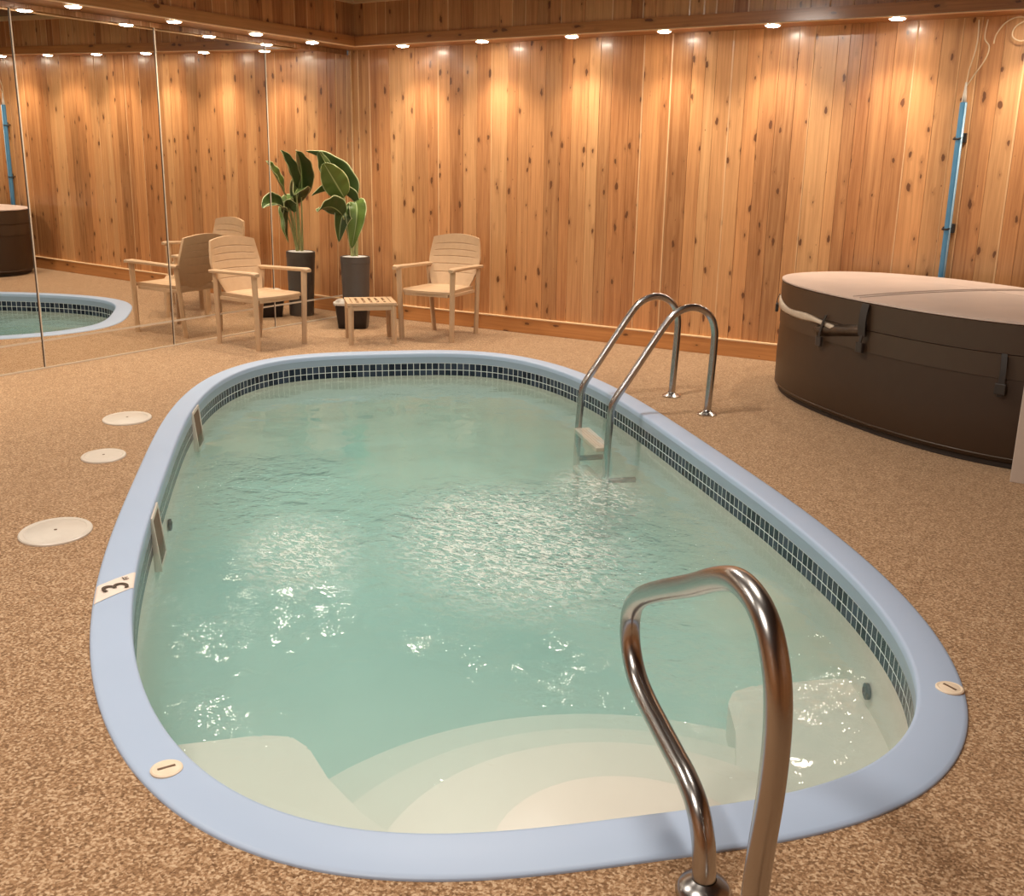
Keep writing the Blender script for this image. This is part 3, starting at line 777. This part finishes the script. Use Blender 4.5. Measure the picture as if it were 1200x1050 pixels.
# ------------------------------------------------------------------ resin chairs
def leg_bm(p0, p1, w0, d0, w1, d1):
    bm = bmesh.new(); rings = []
    for k in range(7):
        u = k / 6; p = Vector(p0).lerp(Vector(p1), u); w = w0 + (w1 - w0) * u; d = d0 + (d1 - d0) * u; c_ = 0.25
        ring = []
        for (a, b) in ((-1, -c_), (-c_, -1), (c_, -1), (1, -c_), (1, c_), (c_, 1), (-c_, 1), (-1, c_)):
            ring.append(p + Vector((a * w / 2 * (1 if abs(a) < 1 else 1), b * d / 2, 0)))
        rings.append(ring)
    loft(bm, rings); return bm
def make_chair(label):
    t_ = thing('resin_chair', label, 'chair', (0, 0, 0), 0, 'tan resin armchairs')
    m = M['resin']
    # seat: slightly dished slab with shallow slat lines
    bm = bmesh.new(); nx, ny = 12, 22; top = []; bot = []
    for j in range(ny + 1):
        v = j / ny; y = -0.275 + 0.49 * v; half = 0.235 - 0.03 * v; rt = []; rb = []
        for i in range(nx + 1):
            u = i / nx * 2 - 1
            edge = 1 - 0.045 * (abs(u) ** 4) * (1 if v > 0.08 else 1)
            yy = y + (0.018 * u * u if v < 0.05 else 0)
            z = 0.432 - 0.012 * sin(pi * v) * (1 - u * u) - (0.010 if v < 0.03 else 0) - (0.005 if (j % 4 == 3 and abs(u) < 0.85) else 0)
            rt.append(bm.verts.new((u * half, yy, z))); rb.append(bm.verts.new((u * half * 0.985, yy, 0.400)))
        top.append(rt); bot.append(rb)
    for j in range(ny):
        for i in range(nx):
            bm.faces.new((top[j][i], top[j][i + 1], top[j + 1][i + 1], top[j + 1][i])); bm.faces.new((bot[j][i], bot[j + 1][i], bot[j + 1][i + 1], bot[j][i + 1]))
        bm.faces.new((top[j][0], top[j + 1][0], bot[j + 1][0], bot[j][0])); bm.faces.new((top[j][nx], bot[j][nx], bot[j + 1][nx], top[j + 1][nx]))
    for i in range(nx):
        bm.faces.new((top[0][i], bot[0][i], bot[0][i + 1], top[0][i + 1])); bm.faces.new((top[ny][i], top[ny][i + 1], bot[ny][i + 1], bot[ny][i]))
    obj('seat', bm, m, t_, True, angle=35)
    # apron under the seat
    bm = bmesh.new()
    for lo, hi in (((-0.21, -0.262, 0.375), (0.21, -0.240, 0.402)), ((-0.19, 0.19, 0.375), (0.19, 0.21, 0.402)), ((-0.232, -0.24, 0.375), (-0.208, 0.2, 0.402)), ((0.208, -0.24, 0.375), (0.232, 0.2, 0.402))):
        add_box(bm, lo, hi, 0.004)
    obj('apron', bm, m, t_)
    # backrest: curved shield with slat lines
    bm = bmesh.new(); nx, nz = 14, 100; fr_ = []; bk = []
    for j in range(nz + 1):
        v = j / nz
        hw = 0.178 + 0.075 * sin(min(1, v / 0.62) * pi / 2) - 0.030 * max(0, (v - 0.55) / 0.45) ** 1.5
        g_ = 0.0
        for gz in (0.30, 0.46, 0.60, 0.72, 0.84):
            if abs(v - gz) < 0.0065: g_ = 1.0
        rf = []; rb = []
        for i in range(nx + 1):
            u = i / nx * 2 - 1
            z = 0.405 + 0.435 * v + 0.030 * v * v * (1 - u * u)
            y = 0.195 + 0.125 * v + 0.02 * sin(v * pi) - 0.035 * u * u
            dg = 0.006 * g_ * (1 if abs(u) < 0.80 else 0)
            rf.append(bm.verts.new((u * hw, y + dg, z))); rb.append(bm.verts.new((u * hw, y + 0.024 - dg * 0.8, z)))
        fr_.append(rf); bk.append(rb)
    for j in range(nz):
        for i in range(nx):
            bm.faces.new((fr_[j][i], fr_[j][i + 1], fr_[j + 1][i + 1], fr_[j + 1][i])); bm.faces.new((bk[j][i], bk[j + 1][i], bk[j + 1][i + 1], bk[j][i + 1]))
        bm.faces.new((fr_[j][0], fr_[j + 1][0], bk[j + 1][0], bk[j][0])); bm.faces.new((fr_[j][nx], bk[j][nx], bk[j + 1][nx], fr_[j + 1][nx]))
    for i in range(nx):
        bm.faces.new((fr_[0][i], bk[0][i], bk[0][i + 1], fr_[0][i + 1])); bm.faces.new((fr_[nz][i], fr_[nz][i + 1], bk[nz][i + 1], bk[nz][i]))
    obj('backrest', bm, m, t_, True, angle=35)
    for sg in (-1, 1):
        # arm board, waisted, with rounded front
        bm = bmesh.new(); rings = []
        for k in range(15):
            u = k / 14; y = -0.325 + 0.585 * u; w = 0.076 + 0.012 * cos(u * 6) - 0.018 * u
            if k == 0: w *= 0.55
            if k == 1: w *= 0.9
            xc = sg * (0.272 - 0.020 * u); z = 0.628 - 0.012 * u + (-0.008 if k == 0 else 0)
            rings.append([Vector((xc - w / 2, y, z - 0.008)), Vector((xc - w / 2 + 0.006, y, z)), Vector((xc + w / 2 - 0.006, y, z)), Vector((xc + w / 2, y, z - 0.008)), Vector((xc + w / 2 - 0.004, y, z - 0.026)), Vector((xc - w / 2 + 0.004, y, z - 0.026))])
        loft(bm, rings); obj('armrest', bm, m, t_, True, angle=40)
        obj('leg', leg_bm((sg * 0.245, -0.262, 0.0), (sg * 0.262, -0.272, 0.606), 0.044, 0.046, 0.046, 0.060), m, t_)
        obj('leg', leg_bm((sg * 0.212, 0.262, 0.0), (sg * 0.252, 0.225, 0.606), 0.042, 0.044, 0.038, 0.052), m, t_)
    return t_
def dup(root, loc, rotz, label):
    r = root.copy(); C.objects.link(r); r.location = loc; r.rotation_euler = (0, 0, rotz); r['label'] = label
    for ch in list(root.children):
        c_ = ch.copy(); C.objects.link(c_); c_.parent = r
        for g_ in ch.children:
            d = g_.copy(); C.objects.link(d); d.parent = c_
    return r
ch = make_chair('tan resin armchair standing beside the mirrors, facing along the pool')
ch.location = (0.483, -1.805, 0); ch.rotation_euler = (0, 0, 1.49)
dup(ch, (1.46, -0.585, 0), 0.12, 'tan resin armchair with its back to the plank wall')

# ------------------------------------------------------------------ side table
tb_ = thing('side_table', 'low tan resin side table in front of the black bin', 'table', (1.125, -1.150, 0), radians(45))
bm = bmesh.new()
add_box(bm, (-0.205, -0.205, 0.325), (-0.165, 0.205, 0.348), 0.004); add_box(bm, (0.165, -0.205, 0.325), (0.205, 0.205, 0.348), 0.004)
add_box(bm, (-0.165, -0.205, 0.325), (0.165, -0.150, 0.348), 0.004); add_box(bm, (-0.165, 0.150, 0.325), (0.165, 0.205, 0.348), 0.004)
for k in range(6):
    x = -0.165 + k * 0.0566
    add_box(bm, (x + 0.006, -0.151, 0.327), (x + 0.041, 0.151, 0.347), 0.003)
add_box(bm, (-0.165, -0.02, 0.322), (0.165, 0.02, 0.340), 0.002)
obj('tabletop', bm, M['resin'], tb_)
bm = bmesh.new()
for lo, hi in (((-0.19, -0.192, 0.285), (0.19, -0.175, 0.326)), ((-0.19, 0.175, 0.285), (0.19, 0.192, 0.326)), ((-0.192, -0.175, 0.285), (-0.175, 0.175, 0.326)), ((0.175, -0.175, 0.285), (0.192, 0.175, 0.326))):
    add_box(bm, lo, hi, 0.003)
obj('apron', bm, M['resin'], tb_)
for sx in (-1, 1):
    for sy in (-1, 1):
        obj('leg', leg_bm((sx * 0.180, sy * 0.180, 0.0), (sx * 0.176, sy * 0.176, 0.326), 0.040, 0.040, 0.050, 0.050), M['resin'], tb_)

# ------------------------------------------------------------------ bin with a bag
def rrect(w, d, r, z, n=6):
    out = []
    for cx, cy, a0_ in ((w - r, d - r, 0), (-w + r, d - r, 90), (-w + r, -d + r, 180), (w - r, -d + r, 270)):
        for k in range(n + 1):
            a = radians(a0_ + 90 * k / n); out.append(Vector((cx + r * cos(a), cy + r * sin(a), z)))
    return out
BINS = 0.84
bn_ = thing('waste_bin', 'black tapered waste bin with a white bag behind the side table', 'bin', (0.535, -0.675, 0), 0.55)
bm = bmesh.new()
loft(bm, [rrect(0.125, 0.105, 0.03, 0.0), rrect(0.128, 0.108, 0.03, 0.006), rrect(0.152, 0.130, 0.035, 0.265), rrect(0.158, 0.136, 0.036, 0.27), rrect(0.158, 0.136, 0.036, 0.282), rrect(0.148, 0.126, 0.033, 0.282), rrect(0.122, 0.102, 0.028, 0.02)])
obj('body', bm, M['bin'], bn_, True, angle=40)
bm = bmesh.new(); rings = []; base_r = rrect(1, 1, 0.25, 0, 10)
for q, (w, d, z, am) in enumerate(((0.130, 0.108, 0.20, 0.0), (0.142, 0.120, 0.275, 0.002), (0.156, 0.134, 0.290, 0.003), (0.163, 0.141, 0.288, 0.004), (0.164, 0.142, 0.278, 0.006), (0.163, 0.141, 0.264, 0.009))):
    ring = []
    rr = rrect(w, d, 0.036, 0, 10)
    for k, p in enumerate(rr):
        wv = sin(k * 1.7 + q) * 0.6 + sin(k * 0.61 + q * 2) * 0.7; dr = Vector((p.x, p.y, 0)).normalized()
        zz = z + (am * wv * (2.2 if q == 5 else 0.6)) + (0.012 * sin(k * 0.4) if q == 5 else 0)
        ring.append(Vector((p.x, p.y, 0)) + dr * am * wv * 0.5 + Vector((0, 0, zz)))
    rings.append(ring)
loft(bm, rings, caps=False)
bn_.scale = (1, 1, BINS)
obj('bag', bm, M['liner'], bn_, True)['label'] = 'white bag folded over the rim'

# ------------------------------------------------------------------ potted plant
pp = thing('potted_plant', 'tall broad leaved plant in a charcoal pot by the mirror corner', 'plant', (0.35, -0.41, 0))
bm = bmesh.new()
add_lathe(bm, [(0.112, 0.0), (0.118, 0.006), (0.126, 0.25), (0.134, 0.50), (0.137, 0.56), (0.139, 0.562), (0.139, 0.618), (0.130, 0.620), (0.127, 0.60), (0.10, 0.59)], 44)
obj('pot', bm, M['pot'], pp, True, angle=35)
bm = bmesh.new(); add_lathe(bm, [(0.129, 0.600), (0.120, 0.616), (0.07, 0.622), (0.0001, 0.624)], 40)
pb_ = obj('pebble_bed', bm, M['pebble'], pp, True); pb_['label'] = 'white pebbles on top of the pot'
RV = Vector((0.853, 0.522, 0)); FV = Vector((-0.522, 0.853, 0))
def L3(du, w, z): return RV * du + FV * w + Vector((0, 0, z))
def leaf(base, ctrl, tip, width, side, fold, mat, curl=0.0, stem_from=None):
    b, c_, tp = L3(*base), L3(*ctrl), L3(*tip); sd0 = (RV * side[0] + FV * side[1] + Vector((0, 0, side[2]))).normalized()
    bm = bmesh.new(); uvl = bm.loops.layers.uv.new('UVMap'); nu, nv = 12, 26; G = []
    for j in range(nv + 1):
        v = j / nv
        p = b * (1 - v) ** 2 + c_ * 2 * v * (1 - v) + tp * v * v
        tg = ((c_ - b) * (1 - v) + (tp - c_) * v).normalized()
        sd = (sd0 - tg * sd0.dot(tg)).normalized(); nm = tg.cross(sd)
        hw = width * (sin(pi * min(1, v ** 0.75)) ** 0.62) * (1 - 0.25 * v) + 0.001
        row = []
        for i in range(nu + 1):
            u = i / nu * 2 - 1
            off = sd * (u * hw * cos(fold)) + nm * (abs(u) * hw * sin(fold) + curl * u * u * hw * (0.5 + v)) + nm * 0.006 * sin(v * 22 + (3 if u > 0 else 0)) * abs(u)
            row.append(bm.verts.new(p + off))
        G.append(row)
    for j in range(nv):
        for i in range(nu):
            f = bm.faces.new((G[j][i], G[j][i + 1], G[j + 1][i + 1], G[j + 1][i]))
            for lp, (a, b2) in zip(f.loops, ((i, j), (i + 1, j), (i + 1, j + 1), (i, j + 1))): lp[uvl].uv = (a / nu, b2 / nv)
    o = obj('leaf', bm, M[mat], pp, True)
    md = o.modifiers.new('thickness', 'SOLIDIFY'); md.thickness = 0.003
    if stem_from is not None:
        bm = bmesh.new(); s0 = L3(*stem_from); up = s0.lerp(b, 0.55) + Vector((0, 0, 0.10 if b.z > 0.95 else 0.25))
        pts = [s0 * (1 - q / 10) ** 2 + up * 2 * (q / 10) * (1 - q / 10) + b * (q / 10) ** 2 for q in range(11)]
        add_tube(bm, pts, [0.010 - 0.0004 * q for q in range(11)], 8)
        obj('petiole', bm, M['stem'], o, True)
    return o
leaf((0.00, 0.02, 1.13), (-0.06, 0.03, 1.44), (-0.40, -0.13, 1.56), 0.115, (0.45, -0.75, 0.45), 0.40, 'leaf', 0.25, (0.00, 0.02, 0.61))
leaf((0.05, -0.02, 1.06), (-0.10, 0.00, 1.30), (-0.36, -0.15, 1.17), 0.115, (0.1, -0.85, 0.35), 0.45, 'leaf', 0.2, (0.02, -0.01, 0.61))
leaf((0.02, -0.06, 1.12), (0.08, -0.13, 1.08), (-0.01, -0.12, 0.70), 0.12, (1.0, -0.1, 0.0), 0.4, 'leaf_light', 0.1, (0.02, -0.03, 0.61))
leaf((-0.02, -0.10, 1.02), (-0.10, -0.14, 1.10), (-0.12, -0.16, 0.76), 0.10, (0.9, 0.3, 0.0), 0.4, 'leaf', 0.1, (-0.01, -0.03, 0.61))
leaf((-0.06, -0.16, 1.16), (-0.14, -0.26, 1.33), (-0.20, -0.36, 1.46), 0.135, (0.7, 0.2, 0.25), 0.25, 'leaf_light', 0.1, (-0.02, -0.03, 0.61))
leaf((-0.10, -0.06, 1.20), (-0.20, -0.14, 1.42), (-0.26, -0.24, 1.56), 0.095, (0.5, 0.5, 0.1), 0.4, 'leaf', 0.2, (-0.03, 0.0, 0.61))
leaf((-0.08, -0.16, 1.00), (-0.16, -0.28, 1.14), (-0.26, -0.42, 1.04), 0.12, (0.6, -0.1, 0.4), 0.3, 'leaf', 0.2, (-0.02, -0.04, 0.61))

# ------------------------------------------------------------------ added unseen fill lamps below the ceiling, and soft ambient
def area(name, loc, size, energy, color, rot=(0, 0, 0)):
    l = bpy.data.lights.new(name, 'AREA'); l.shape = 'SQUARE'; l.size = size; l.energy = energy; l.color = color
    o = bpy.data.objects.new(name, l); o.location = loc; o.rotation_euler = rot; C.objects.link(o)
    return o
for x, y, w in ((5.3, -7.7, 56.0), (5.5, -5.3, 34.0), (3.0, -6.5, 44.0), (3.6, -3.4, 66.0)):
    area('fill_lamp', (x, y, CEIL - 0.02), 0.38, w, (1.0, 0.92, 0.82))
wd = bpy.data.worlds.new('world'); SC.world = wd; wd.use_nodes = True
wd.node_tree.nodes['Background'].inputs[0].default_value = (0.9, 0.85, 0.8, 1); wd.node_tree.nodes['Background'].inputs[1].default_value = 0.1

SC.view_settings.view_transform = 'Standard'; SC.view_settings.look = 'None'
SC.view_settings.gamma = 1.0; SC.view_settings.use_curve_mapping = False
SC.view_settings.exposure = 0.28
SC.cycles.max_bounces = 10; SC.cycles.volume_bounces = 6; SC.cycles.transparent_max_bounces = 12
